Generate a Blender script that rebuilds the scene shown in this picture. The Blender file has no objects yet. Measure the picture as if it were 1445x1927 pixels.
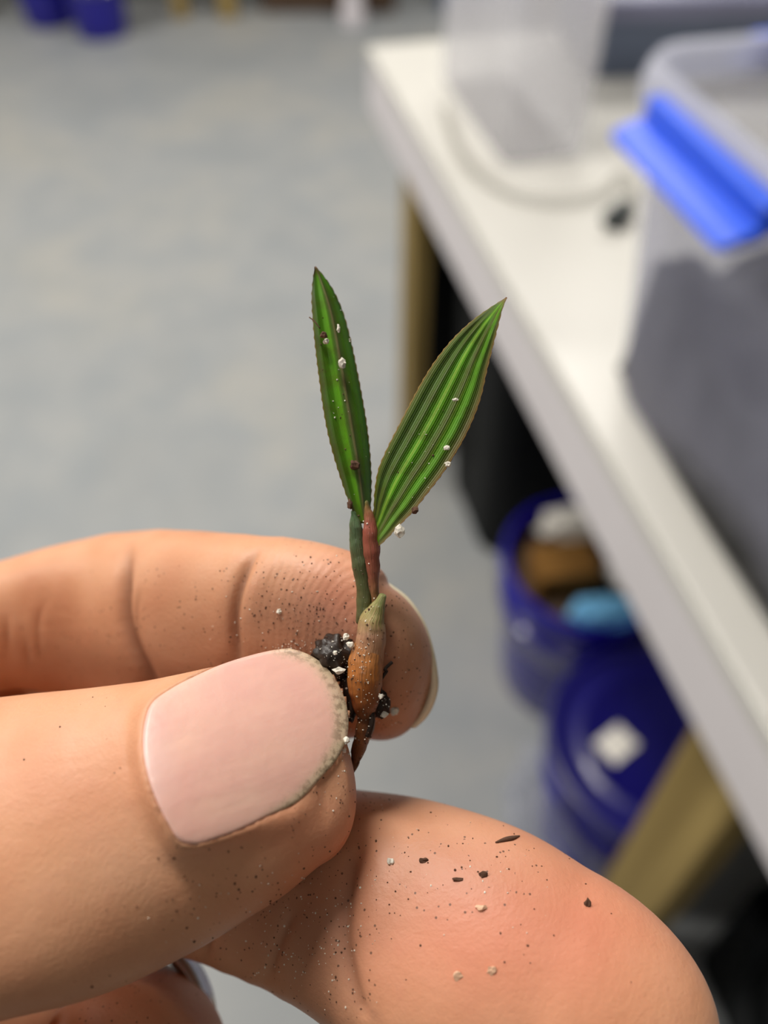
import bpy, bmesh, math, random
import numpy as np
from mathutils import Vector, Matrix, noise
from mathutils.bvhtree import BVHTree

random.seed(7)
rng = np.random.default_rng(7)
SC = bpy.context.scene
COL = SC.collection

# ------------------------------------------------------------------ camera
FPX, CX, CY = 1575.0, 722.5, 963.5            # focal length and centre for the 1445 x 1927 frame
PITCH = math.radians(48.2)                    # looking down this far below the horizon
CAM = np.array([0.0, 0.0, 1.5])
RIGHT = np.array([1.0, 0, 0])
UP = np.array([0, math.sin(PITCH), math.cos(PITCH)])
BACK = np.array([0, -math.cos(PITCH), math.sin(PITCH)])
R3 = np.stack([RIGHT, UP, BACK], axis=1)      # camera axes -> world

cd = bpy.data.cameras.new('camera')
cam = bpy.data.objects.new('camera', cd)
COL.objects.link(cam)
cam.matrix_world = Matrix([[*R3[0], CAM[0]], [*R3[1], CAM[1]], [*R3[2], CAM[2]], [0, 0, 0, 1]])
cd.sensor_fit = 'HORIZONTAL'
cd.sensor_width = 36.0
cd.lens = 36.0 * FPX / 1445.0
cd.clip_start = 0.005
cd.clip_end = 60
cd.dof.use_dof = True
cd.dof.focus_distance = 0.0768
cd.dof.aperture_fstop = cd.lens / 2.3
SC.camera = cam

# ------------------------------------------------------------------ light, world, exposure
wd = bpy.data.worlds.new('room_light')
SC.world = wd
wd.use_nodes = True
wd.node_tree.nodes['Background'].inputs[0].default_value = (1.0, 0.97, 0.93, 1)
wd.node_tree.nodes['Background'].inputs[1].default_value = 0.42

def area(name, loc, aim, sx, sy, watts, col):
    l = bpy.data.lights.new(name, 'AREA')
    l.shape = 'RECTANGLE'
    l.size, l.size_y, l.energy, l.color = sx, sy, watts, col
    o = bpy.data.objects.new(name, l)
    COL.objects.link(o)
    o.location = loc
    o.rotation_euler = (Vector(aim) - Vector(loc)).to_track_quat('-Z', 'Y').to_euler()
    return o

area('ceiling_lamp_near', (-0.55, 0.97, 3.0), (-0.5, 0.92, 0), 0.28, 0.9, 42, (1.0, 0.95, 0.88))
area('added_fill_left_near', (-2.3, 0.5, 3.0), (-2.0, 0.5, 0), 0.3, 1.2, 42, (1.0, 0.96, 0.9))  # added fill from the left, brightens the bench's front board
area('added_fill_behind', (-0.4, -1.3, 3.0), (-0.3, -1.1, 0), 1.2, 0.3, 5, (1.0, 0.96, 0.9))  # added weak fill behind the camera, lifts the surfaces facing it
area('ceiling_lamp_far', (0.5, 3.2, 3.0), (0.5, 3.2, 0), 1.2, 0.3, 56, (1.0, 0.965, 0.92))
area('ceiling_lamp_left', (-2.4, 3.0, 3.0), (-2.4, 3.0, 0), 1.2, 0.3, 56, (1.0, 0.965, 0.92))

SC.view_settings.view_transform = 'Standard'
SC.view_settings.look = 'None'
SC.view_settings.gamma = 1.0
SC.view_settings.use_curve_mapping = False
SC.view_settings.exposure = 0.0
SC.cycles.use_denoising = True
SC.cycles.max_bounces = 10
SC.cycles.transparent_max_bounces = 24
SC.cycles.caustics_reflective = False
SC.cycles.caustics_refractive = False

# ------------------------------------------------------------------ helpers
def cam_pt(u, v, z):
    """photograph position and distance (mm) -> point in mm on the camera's axes"""
    return np.array([(u - CX) * z / FPX, -(v - CY) * z / FPX, -z], float)

def to_world(p):
    return CAM + (np.asarray(p, float) / 1000.0) @ R3.T

def on_plane(u, v, h):
    d = R3 @ np.array([(u - CX) / FPX, -(v - CY) / FPX, -1.0])
    t = (h - CAM[2]) / d[2]
    return CAM + d * t

def s2l(c):
    return tuple(((x / 255) / 12.92 if x / 255 <= .04045 else ((x / 255 + .055) / 1.055) ** 2.4) for x in c) + (1.0,)

def props(o, label=None, cat=None, group=None, kind=None):
    if label: o['label'] = label
    if cat: o['category'] = cat
    if group: o['group'] = group
    if kind: o['kind'] = kind
    return o

def empty(name, loc, label, cat, rz=0, group=None):
    o = bpy.data.objects.new(name, None)
    o.empty_display_size = 0.02
    COL.objects.link(o)
    o.location = loc
    o.rotation_euler = (0, 0, rz)
    return props(o, label, cat, group)

def mesh_obj(name, verts, faces, mat, parent=None, smooth=True, origin=(0, 0, 0), attrs=None):
    me = bpy.data.meshes.new(name)
    V = np.asarray(verts, float) - np.asarray(origin, float)
    me.from_pydata(V.tolist(), [], [tuple(int(i) for i in f) for f in faces])
    for k, a in (attrs or {}).items():
        at = me.attributes.new(k, 'FLOAT', 'POINT')
        at.data.foreach_set('value', np.asarray(a, np.float32))
    bm = bmesh.new(); bm.from_mesh(me)
    bmesh.ops.recalc_face_normals(bm, faces=bm.faces)
    bm.to_mesh(me); bm.free()
    if smooth:
        me.polygons.foreach_set('use_smooth', [True] * len(me.polygons))
    if mat: me.materials.append(mat)
    o = bpy.data.objects.new(name, me)
    COL.objects.link(o)
    o.location = origin
    if parent: o.parent = parent
    return o

def bm_obj(name, bm, mat, parent=None, smooth=False):
    me = bpy.data.meshes.new(name)
    bmesh.ops.recalc_face_normals(bm, faces=bm.faces)
    bm.to_mesh(me); bm.free()
    if smooth: me.polygons.foreach_set('use_smooth', [True] * len(me.polygons))
    if mat: me.materials.append(mat)
    o = bpy.data.objects.new(name, me)
    COL.objects.link(o)
    if parent: o.parent = parent
    return o

def box_bm(sx, sy, sz, c=(0, 0, 0), bevel=0.0, seg=2):
    bm = bmesh.new()
    bmesh.ops.create_cube(bm, size=1)
    bmesh.ops.scale(bm, vec=(sx, sy, sz), verts=bm.verts)
    if bevel:
        bmesh.ops.bevel(bm, geom=list(bm.edges), offset=bevel, segments=seg, affect='EDGES', profile=.5)
    bmesh.ops.translate(bm, vec=c, verts=bm.verts)
    return bm

def catmull(P, n):
    P = np.asarray(P, float)
    m = len(P)
    d = np.linalg.norm(np.diff(P[:, :3], axis=0), axis=1)
    t = np.concatenate([[0], np.cumsum(np.maximum(d, 1e-9) ** .5)])
    E = np.vstack([2 * P[0] - P[1], P, 2 * P[-1] - P[-2]])
    te = np.concatenate([[t[0] - (t[1] - t[0])], t, [t[-1] + (t[-1] - t[-2])]])
    out = []
    for x in np.linspace(0, t[-1], n):
        i = min(max(int(np.searchsorted(t, x, side='right')) - 1, 0), m - 2)
        p0, p1, p2, p3 = E[i:i + 4]; t0, t1, t2, t3 = te[i:i + 4]
        a1 = (t1 - x) / (t1 - t0) * p0 + (x - t0) / (t1 - t0) * p1
        a2 = (t2 - x) / (t2 - t1) * p1 + (x - t1) / (t2 - t1) * p2
        a3 = (t3 - x) / (t3 - t2) * p2 + (x - t2) / (t3 - t2) * p3
        b1 = (t2 - x) / (t2 - t0) * a1 + (x - t0) / (t2 - t0) * a2
        b2 = (t3 - x) / (t3 - t1) * a2 + (x - t1) / (t3 - t1) * a3
        out.append((t2 - x) / (t2 - t1) * b1 + (x - t1) / (t2 - t1) * b2)
    return np.array(out)

def polyline_resample(P, n):
    C = catmull(P, max(200, n * 4))
    s = np.concatenate([[0], np.cumsum(np.linalg.norm(np.diff(C, axis=0), axis=1))])
    x = np.linspace(0, s[-1], n)
    return np.stack([np.interp(x, s, C[:, k]) for k in range(C.shape[1])], axis=1)

def loft(stations, n=60, ring=40, cap0=None, cap1=None, ncap=10, power=2.15):
    """tapering limb through stations (u, v, distance mm, half width px, half depth mm); caps are lengths in mm.
    returns camera-axis mm points, faces, and 'along' 0..1 for each point"""
    S = catmull(stations, n)
    C = np.array([cam_pt(*s[:3]) for s in S])
    A = S[:, 3] * S[:, 2] / FPX
    B = S[:, 4]
    T = np.gradient(C, axis=0)
    T /= np.linalg.norm(T, axis=1)[:, None]
    W = []; prev = None
    for c, t in zip(C, T):
        view = c / np.linalg.norm(c)
        w = np.cross(t, view)
        l = np.linalg.norm(w)
        if prev is not None and l < .5:
            wp = prev - t * (prev @ t); wp /= np.linalg.norm(wp)
            w = (w if w @ wp >= 0 else -w)
            w = w * l + wp * (.5 - l)
        w /= np.linalg.norm(w)
        if prev is not None and w @ prev < 0: w = -w
        W.append(w); prev = w
    W = np.array(W)
    D = np.cross(W, T)
    rows = []
    def add_cap(i, sgn, L):
        r = []
        for k in range(1, ncap + 1):
            th = math.pi / 2 * k / ncap
            r.append((C[i] + sgn * T[i] * L * math.sin(th), W[i], D[i], A[i] * max(math.cos(th), .02) ** .85, B[i] * max(math.cos(th), .02) ** .85))
        return r
    if cap0: rows += add_cap(0, -1, cap0)[::-1]
    rows += [(C[i], W[i], D[i], A[i], B[i]) for i in range(n)]
    if cap1: rows += add_cap(n - 1, 1, cap1)
    V = []; al = []
    ang = np.linspace(0, 2 * math.pi, ring, endpoint=False)
    ca, sa = np.cos(ang), np.sin(ang)
    ca = np.sign(ca) * np.abs(ca) ** (2 / power); sa = np.sign(sa) * np.abs(sa) ** (2 / power)
    for k, (c, w, d, a, b) in enumerate(rows):
        V.append(c + np.outer(ca * a, w) + np.outer(sa * b, d))
        al += [k / (len(rows) - 1)] * ring
    V = np.concatenate(V)
    F = []
    m = len(rows)
    for i in range(m - 1):
        for j in range(ring):
            j2 = (j + 1) % ring
            F.append((i * ring + j, i * ring + j2, (i + 1) * ring + j2, (i + 1) * ring + j))
    F.append(tuple(range(ring)))
    F.append(tuple((m - 1) * ring + j for j in reversed(range(ring))))
    loft.around = np.tile(np.linspace(0, 1, ring, endpoint=False), m)
    return V, F, np.array(al)

def rr_ring(hx, hy, r, z, cx=0, cy=0, seg=8):
    r = min(r, hx - 1e-5, hy - 1e-5)
    out = []
    for sx, sy, a0 in ((1, 1, 0), (-1, 1, 90), (-1, -1, 180), (1, -1, 270)):
        for k in range(seg + 1):
            a = math.radians(a0 + 90 * k / seg)
            out.append((cx + sx * (hx - r) + r * math.cos(a), cy + sy * (hy - r) + r * math.sin(a), z))
    return out

def shell(name, profile, mat, parent=None, seg=8, close0=True, close1=True, smooth=True, attrs_z=False):
    """stacked rounded-rectangle rings (z, hx, hy, r[, cx, cy]); goes up the outside and down the inside"""
    V = []; F = []
    for p in profile:
        z, hx, hy, r = p[:4]
        cx, cy = (p[4], p[5]) if len(p) > 4 else (0, 0)
        V += rr_ring(hx, hy, r, z, cx, cy, seg)
    n = 4 * (seg + 1)
    for i in range(len(profile) - 1):
        for j in range(n):
            j2 = (j + 1) % n
            F.append((i * n + j, i * n + j2, (i + 1) * n + j2, (i + 1) * n + j))
    if close0: F.append(tuple(reversed(range(n))))
    if close1: F.append(tuple((len(profile) - 1) * n + j for j in range(n)))
    o = mesh_obj(name, V, F, mat, parent, smooth=False)
    if smooth:
        me = o.data
        me.polygons.foreach_set('use_smooth', [len(p.vertices) == 4 for p in me.polygons])
        try: me.set_sharp_from_angle(angle=math.radians(45))
        except Exception: pass
    return o

def tube(name, pts, r, mat, parent=None, ring=10, n=None, origin=(0, 0, 0), closed=False, prof=None):
    P = catmull(pts, n or len(pts) * 6) if not closed else np.asarray(pts, float)
    m = len(P)
    T = np.gradient(P, axis=0) if not closed else np.roll(P, -1, 0) - np.roll(P, 1, 0)
    T /= np.linalg.norm(T, axis=1)[:, None]
    ref = np.array([0, 0, 1.0]) if abs(T[0][2]) < .9 else np.array([1.0, 0, 0])
    V = []; prev = None
    for i in range(m):
        a = (ref if prev is None else prev)
        a = a - T[i] * (a @ T[i]); a /= np.linalg.norm(a)
        prev = a; b = np.cross(T[i], a)
        rr = r if prof is None else r * prof(i / (m - 1))
        for j in range(ring):
            t = 2 * math.pi * j / ring
            V.append(P[i] + rr * (math.cos(t) * a + math.sin(t) * b))
    F = []
    for i in range(m if closed else m - 1):
        i2 = (i + 1) % m
        for j in range(ring):
            j2 = (j + 1) % ring
            F.append((i * ring + j, i * ring + j2, i2 * ring + j2, i2 * ring + j))
    if not closed:
        F.append(tuple(range(ring))); F.append(tuple((m - 1) * ring + j for j in range(ring)))
    return mesh_obj(name, V, F, mat, parent, origin=origin)

# ------------------------------------------------------------------ materials
class Mat:
    def __init__(s, name):
        s.m = bpy.data.materials.new(name); s.m.use_nodes = True
        s.t = s.m.node_tree; s.n = s.t.nodes; s.b = s.n['Principled BSDF']; s.out = s.n['Material Output']
    def add(s, typ, **kw):
        x = s.n.new(typ)
        for k, v in kw.items(): setattr(x, k, v)
        return x
    def link(s, a, b): s.t.links.new(a, b)
    def attr(s, name):
        return s.add('ShaderNodeAttribute', attribute_name=name).outputs['Fac']
    def noise(s, scale, detail=4, rough=.55, dist=0.0, coord='Object'):
        tc = s.add('ShaderNodeTexCoord'); x = s.add('ShaderNodeTexNoise')
        x.inputs['Scale'].default_value = scale; x.inputs['Detail'].default_value = detail
        x.inputs['Roughness'].default_value = rough; x.inputs['Distortion'].default_value = dist
        s.link(tc.outputs[coord], x.inputs['Vector'])
        return x.outputs['Fac']
    def ramp(s, fac, stops, interp='LINEAR'):
        r = s.add('ShaderNodeValToRGB'); r.color_ramp.interpolation = interp
        e = r.color_ramp.elements
        while len(e) < len(stops): e.new(0.5)
        for i, (p, c) in enumerate(stops):
            e[i].position = p; e[i].color = c if len(c) == 4 else (*c, 1)
        s.link(fac, r.inputs['Fac'])
        return r.outputs['Color']
    def mix(s, fac, a, b, mode='MIX'):
        x = s.add('ShaderNodeMix', data_type='RGBA', blend_type=mode)
        for v, i in ((fac, 0), (a, 6), (b, 7)):
            if isinstance(v, (int, float)): x.inputs[i].default_value = v
            elif isinstance(v, tuple): x.inputs[i].default_value = v
            else: s.link(v, x.inputs[i])
        return x.outputs[2]
    def math(s, op, a, b=0.0, clamp=False):
        x = s.add('ShaderNodeMath', operation=op, use_clamp=clamp)
        for v, i in ((a, 0), (b, 1)):
            if isinstance(v, (int, float)): x.inputs[i].default_value = v
            else: s.link(v, x.inputs[i])
        return x.outputs[0]
    def bump(s, h, strength, dist, chain=None):
        x = s.add('ShaderNodeBump')
        x.inputs['Strength'].default_value = strength; x.inputs['Distance'].default_value = dist
        s.link(h, x.inputs['Height'])
        if chain is not None: s.link(chain, x.inputs['Normal'])
        return x.outputs['Normal']
    def set(s, **kw):
        names = dict(color='Base Color', rough='Roughness', metal='Metallic', spec='Specular IOR Level', sss='Subsurface Weight',
                     sss_scale='Subsurface Scale', sss_rad='Subsurface Radius', coat='Coat Weight', coat_rough='Coat Roughness',
                     normal='Normal', trans='Transmission Weight', ior='IOR', alpha='Alpha', sheen='Sheen Weight')
        for k, v in kw.items():
            i = s.b.inputs[names[k]]
            if isinstance(v, (int, float, tuple)): i.default_value = v
            else: s.link(v, i)
        return s

def simple(name, rgb, rough=.5, var=.08, scale=20, metal=0.0, coat=0.0, spec=.5, bump=0.0, coord='Object'):
    m = Mat(name)
    c = s2l(rgb)
    n = m.noise(scale, 4, coord=coord)
    lo = tuple(x * (1 - var) for x in c[:3]) + (1,); hi = tuple(min(1, x * (1 + var)) for x in c[:3]) + (1,)
    m.set(color=m.ramp(n, [(.3, lo), (.7, hi)]), rough=rough, metal=metal, coat=coat, spec=spec)
    if bump: m.set(normal=m.bump(n, .5, bump))
    return m.m

def clear_plastic(name, rgb, haze, rough=.25):
    """cloudy polypropylene: part straight through, part milky"""
    m = Mat(name)
    n = m.noise(9, 3)
    m.set(color=s2l(rgb), rough=rough, spec=.5)
    tl = m.add('ShaderNodeBsdfTranslucent'); tl.inputs['Color'].default_value = s2l(rgb)
    mx0 = m.add('ShaderNodeMixShader'); mx0.inputs[0].default_value = .5
    m.link(m.b.outputs[0], mx0.inputs[1]); m.link(tl.outputs[0], mx0.inputs[2])
    tr = m.add('ShaderNodeBsdfTransparent'); tr.inputs['Color'].default_value = (.97, .975, .985, 1)
    mx = m.add('ShaderNodeMixShader')
    lw = m.add('ShaderNodeLayerWeight'); lw.inputs['Blend'].default_value = .35
    f = m.math('ADD', m.math('MULTIPLY', lw.outputs['Facing'], .12), m.math('MULTIPLY', n, .10))
    f2 = m.math('ADD', f, haze - .07, clamp=True)
    m.link(f2, mx.inputs[0]); m.link(tr.outputs[0], mx.inputs[1]); m.link(mx0.outputs[0], mx.inputs[2])
    m.link(mx.outputs[0], m.out.inputs['Surface'])
    return m.m

# concrete
m = Mat('concrete')
n1 = m.noise(1.1, 6, .6, .4, 'Generated' if False else 'Object'); n2 = m.noise(7, 5, .6); n3 = m.noise(90, 3)
base = m.ramp(n1, [(.3, s2l((138, 142, 144))), (.5, s2l((156, 158, 158))), (.7, s2l((170, 167, 158)))])
base = m.mix(m.ramp(n2, [(.42, (0, 0, 0)), (.62, (.5, .5, .5))]), base, s2l((140, 146, 150)))
m.set(color=base, rough=.55, spec=.35, normal=m.bump(n3, .15, .002))
M_CONC = m.m
# pine
m = Mat('pine')
tc = m.add('ShaderNodeTexCoord'); mp = m.add('ShaderNodeMapping'); mp.inputs['Scale'].default_value = (60, 60, 2.5)
m.link(tc.outputs['Object'], mp.inputs['Vector'])
nz = m.add('ShaderNodeTexNoise'); nz.inputs['Scale'].default_value = 1.0; nz.inputs['Detail'].default_value = 5
m.link(mp.outputs[0], nz.inputs['Vector'])
m.set(color=m.ramp(nz.outputs['Fac'], [(.3, s2l((132, 110, 58))), (.7, s2l((168, 144, 86)))]), rough=.6, spec=.3)
M_PINE = m.m
M_TOP = simple('white_laminate', (204, 202, 195), .35, .02, 3)
M_FASCIA = simple('white_painted_board', (224, 219, 222), .5, .03, 6)
M_CLEAR = clear_plastic('clear_tote_plastic', (220, 220, 240), .24)
M_RIM = clear_plastic('milky_rim_plastic', (226, 228, 240), .72)
M_CLEAR2 = clear_plastic('cloudy_tote_plastic', (252, 250, 252), .25)
M_FILM = clear_plastic('clear_film', (225, 228, 235), .30, .1)
M_LATCH = simple('blue_latch_plastic', (5, 80, 220), .4, .03, 30)
M_BUCKET = simple('blue_bucket_plastic', (22, 16, 140), .2, .06, 8, coat=.3)
M_LID = simple('dark_blue_lid_plastic', (14, 9, 100), .35, .06, 8, coat=.2)
M_BLACK = simple('black_plastic', (8, 11, 13), .6, .1, 10, spec=.15)
M_DARKRUB = simple('dark_rubber', (52, 60, 62), .6, .1, 60)
M_PAPER = simple('white_paper', (232, 228, 220), .7, .04, 40)
M_CARD = simple('brown_cardboard', (128, 88, 30), .8, .08, 25)
M_CYAN = simple('light_blue_cloth', (120, 196, 246), .6, .06, 60)
M_STEEL = simple('steel', (200, 200, 205), .2, .04, 200, metal=1.0)
M_SOIL = simple('potting_mix', (66, 66, 68), .9, .5, 26, bump=.004)
M_SLATE = simple('slate_blue_plastic', (104, 116, 140), .45, .04, 6)
M_MAUVE = simple('grey_mauve_plastic', (124, 126, 152), .45, .04, 6)
M_HOSE = clear_plastic('cloudy_hose', (190, 186, 176), .3)
M_WALL = simple('grey_wall_paint', (150, 146, 140), .8, .04, 3)
M_CEIL = simple('white_ceiling_paint', (225, 222, 214), .8, .02, 3)
M_BROWN = simple('brown_board', (86, 66, 50), .7, .15, 12)
M_PVC = simple('white_pvc', (226, 220, 224), .35, .02, 10)

# ------------------------------------------------------------------ setting
def plane_struct(name, corners, mat):
    a, b, c, d = [np.array(x, float) for x in corners]
    n = np.cross(b - a, d - a); n /= np.linalg.norm(n)
    V = [a, b, c, d] + [x - n * .1 for x in (a, b, c, d)]
    F = [(0, 1, 2, 3), (7, 6, 5, 4), (0, 4, 5, 1), (1, 5, 6, 2), (2, 6, 7, 3), (3, 7, 4, 0)]
    return props(mesh_obj(name, V, F, mat, smooth=False), kind='structure')
plane_struct('floor', [(-5, -3, 0), (4, -3, 0), (4, 5.6, 0), (-5, 5.6, 0)], M_CONC)
plane_struct('wall_back', [(-5, 5.6, 0), (4, 5.6, 0), (4, 5.6, 3.1), (-5, 5.6, 3.1)], M_WALL)
plane_struct('wall_left', [(-5, -3, 0), (-5, 5.6, 0), (-5, 5.6, 3.1), (-5, -3, 3.1)], M_WALL)
plane_struct('wall_right', [(4, 5.6, 0), (4, -3, 0), (4, -3, 3.1), (4, 5.6, 3.1)], M_WALL)
plane_struct('wall_near', [(4, -3, 0), (-5, -3, 0), (-5, -3, 3.1), (4, -3, 3.1)], M_WALL)
plane_struct('ceiling', [(-5, 5.6, 3.1), (4, 5.6, 3.1), (4, -3, 3.1), (-5, -3, 3.1)], M_CEIL)

# ------------------------------------------------------------------ white workbench
TH = 0.90
ALPHA = math.radians(13.2)                     # the bench's front edge runs this far left of straight ahead
corner = on_plane(690, 86, TH)
bench = empty('workbench', (corner[0], corner[1], 0), 'long white topped workbench on pine legs holding the plastic totes', 'workbench', rz=ALPHA)
L, DEP = 2.05, 0.80                            # local x: into the bench (right), local y: negative towards the viewer
bm_obj('table_top', box_bm(DEP, L, .022, (DEP / 2, -L / 2, TH - .011), .003), M_TOP, bench)
bm_obj('front_apron', box_bm(.020, L, .092, (.0115, -L / 2, TH - .022 - .046), .003), M_FASCIA, bench)['label'] = 'pale grey painted front board'
bm_obj('end_apron', box_bm(DEP - .022, .02, .092, (DEP / 2 + .011, -.0115, TH - .022 - .046), .003), M_FASCIA, bench)
bm_obj('back_apron', box_bm(.02, L - .03, .092, (DEP - .0115, -L / 2, TH - .022 - .046), .003), M_FASCIA, bench)
for (lx, ly) in ((.045, -.235), (.045, -1.425), (DEP - .05, -.235), (DEP - .05, -1.425)):
    bm_obj('leg', box_bm(.040, .090, TH - .03, (lx, ly, (TH - .03) / 2), .003), M_PINE, bench)
bm_obj('cross_rail', box_bm(DEP - .16, .038, .089, (DEP / 2, -.235, TH - .16), .003), M_PINE, bench)
bm_obj('cross_rail', box_bm(DEP - .16, .038, .089, (DEP / 2, -1.425, TH - .16), .003), M_PINE, bench)
def bench_pt(x, y, z=0):
    c, s = math.cos(ALPHA), math.sin(ALPHA)
    return np.array([corner[0] + c * x - s * y, corner[1] + s * x + c * y, z])

# ------------------------------------------------------------------ totes on the bench
def tote(name, loc, rz, label, hx, hy, h, flare, mat, r=.028, rim=.010):
    """open storage tote: local origin at the middle of its base"""
    t = empty(name, loc, label, 'storage tote', rz)
    w = .0025
    p = [(0, hx - .012, hy - .012, r), (.004, hx - .004, hy - .004, r), (.014, hx, hy, r)]
    for k in range(1, 7):
        z = .014 + (h - .03 - .014) * k / 6
        k_ = z / h
        p.append((z, hx + flare[0] * k_, hy + flare[1] * k_, r + .012 * k_))
    hx += flare[0]; hy += flare[1]; e = 0; r += .012
    inner = [(z, a - w, b - w, max(c - w, .004)) for z, a, b, c in p[1:]][::-1]
    inner = [(max(z, .006), a, b, c) for z, a, b, c in inner]
    shell('tote_body', p + inner, mat, t)
    zr = h - .03
    q = [(zr, hx + e - w, hy + e - w, r), (zr - .006, hx + e + rim, hy + e + rim, r + rim), (zr + .012, hx + e + rim + .001, hy + e + rim + .001, r + rim),
         (h - .006, hx + e + rim * .8, hy + e + rim * .8, r + rim), (h, hx + e + rim * .35, hy + e + rim * .35, r + rim * .4), (h - .004, hx + e - w, hy + e - w, r)]
    o = shell('rim', q + [q[0]], M_RIM, t, close0=False, close1=False)
    o['label'] = 'rounded rolled plastic rim'
    return t

def latch(parent, cx, cy, rz, z, length):
    """snap-on handle: hook strip, finger groove and flared flap, extruded along the tote's side"""
    prof = [(0, .004), (.006, .010), (.017, .010), (.021, .006), (.0195, -.006), (.022, -.009), (.044, -.016), (.047, -.020), (.043, -.024), (.016, -.018), (.004, -.010)]
    # prof: (outward, up)
    n = len(prof); V = []; F = []
    ys = [-length / 2, -length / 2 + .006, length / 2 - .006, length / 2]
    sc = [.93, 1, 1, .93]
    for y, k in zip(ys, sc):
        for a, b in prof: V.append((-(a * k), y, z + b * k))
    for i in range(3):
        for j in range(n):
            j2 = (j + 1) % n
            F.append((i * n + j, i * n + j2, (i + 1) * n + j2, (i + 1) * n + j))
    F.append(tuple(range(n))); F.append(tuple(3 * n + j for j in range(n)))
    o = mesh_obj('latch', V, F, M_LATCH, parent, smooth=False)
    o.location = (cx, cy, 0); o.rotation_euler = (0, 0, rz)
    o['label'] = 'bright blue snap latch handle'
    return o

# near tote, its far left corner just right of the seedling
NH = .33
c0 = on_plane(1166, 752, TH)                   # far left bottom corner
HX, HY, FL = .16, .25, (.014, .065)
ca, sa = math.cos(ALPHA), math.sin(ALPHA)
ctr = c0 + np.array([ca * HX - sa * (.02 - HY), sa * HX + ca * (.02 - HY), 0])
near = tote('storage_tote', (ctr[0], ctr[1], TH), ALPHA, 'open clear storage tote with blue latches and dark potting mix inside, nearest on the bench', HX, HY, NH, FL, M_CLEAR)
latch(near, -(HX + FL[0] + .009), .150, 0, NH - .020, .185)
latch(near, HX + FL[0] + .009, .150, math.pi, NH - .020, .185)
latch(near, .01, HY + FL[1] + .009, -math.pi / 2, NH - .016, .13)
# dark potting mix heaped in the tote
def heap(name, hx, hy, r, z0, h0, amp, mat, loc, rz, label, cat):
    N = 44
    V = []; F = []
    for i in range(N + 1):
        for j in range(N + 1):
            x = (i / N * 2 - 1); y = (j / N * 2 - 1)
            X = x * math.sqrt(1 - .35 * y * y * max(0, abs(x) - .5)) * hx; Y = y * hy
            d = max(abs(x), abs(y))
            e = 0.0 if d < .999 else 1
            z = h0 + amp * noise.noise(Vector((X * 9, Y * 9, 1))) + .035 * noise.noise(Vector((X * 17, Y * 17, 5))) + amp * .35 * noise.noise(Vector((X * 34, Y * 34, 2)))
            V.append((X, Y, z0 if e else z))
    for i in range(N):
        for j in range(N):
            a = i * (N + 1) + j
            F.append((a, a + 1, a + N + 2, a + N + 1))
    b = []
    for j in range(N + 1): b.append(j)
    for i in range(1, N + 1): b.append(i * (N + 1) + N)
    for j in range(N - 1, -1, -1): b.append(N * (N + 1) + j)
    for i in range(N - 1, 0, -1): b.append(i * (N + 1))
    F.append(tuple(reversed(b)))
    o = mesh_obj(name, V, F, mat)
    o.location = loc; o.rotation_euler = (0, 0, rz)
    return props(o, label, cat, kind='stuff')
heap('potting_mix', HX + .003, HY + .022, .03, .012, .148, .03, M_SOIL, (ctr[0], ctr[1], TH), ALPHA, 'dark grey potting mix filling the lower half of the nearest tote', 'potting mix')

# tall cloudy tote at the back
c1 = on_plane(942, 318, TH)
HX2, HY2 = .068, .17
ctr2 = c1 + np.array([ca * HX2 - sa * HY2, sa * HX2 + ca * HY2, 0])
tote('storage_tote', (ctr2[0], ctr2[1], TH), ALPHA, 'tall narrow cloudy tote standing near the bench\'s far corner', HX2, HY2, .40, (.006, .006), M_CLEAR2, r=.018)
# slate blue box behind
c2 = on_plane(1086, 147, TH)
sb = empty('storage_box', (c2[0] + .26, c2[1] + .14, TH), 'slate blue storage box with grey mauve lid at the bench\'s far end', 'storage box', rz=ALPHA * .3)
shell('box_body', [(0, .25, .125, .02), (.006, .256, .13, .022), (.10, .262, .136, .022)], M_SLATE, sb)
shell('lid', [(.098, .268, .142, .024), (.125, .268, .142, .024), (.13, .262, .136, .02)], M_MAUVE, sb)['label'] = 'grey mauve lid'
# hose with dark fitting
hp = [on_plane(u, v, TH + .0088) for u, v in ((838, 205), (862, 275), (905, 330), (975, 368), (1060, 378), (1130, 365), (1172, 330), (1192, 352), (1180, 384), (1168, 396))]
ho = on_plane(1030, 370, TH)
hose = empty('hose', ho, 'cloudy hose lying in an arc on the bench before the tall tote', 'hose')
o = tube('tubing', np.array(hp), .007, M_HOSE, hose, ring=12, n=70); o.location = -Vector(ho)
fp = [on_plane(u, v, TH + .0150) for u, v in ((1182, 386), (1166, 400), (1148, 414))]
o = tube('fitting', np.array(fp), .0125, M_DARKRUB, hose, ring=14, n=12, prof=lambda t: .75 + .35 * math.sin(math.pi * min(1, t * 1.2)) if t < .8 else 1.05); o.location = -Vector(ho)
o['label'] = 'dark rubber fitting on its end'

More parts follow.
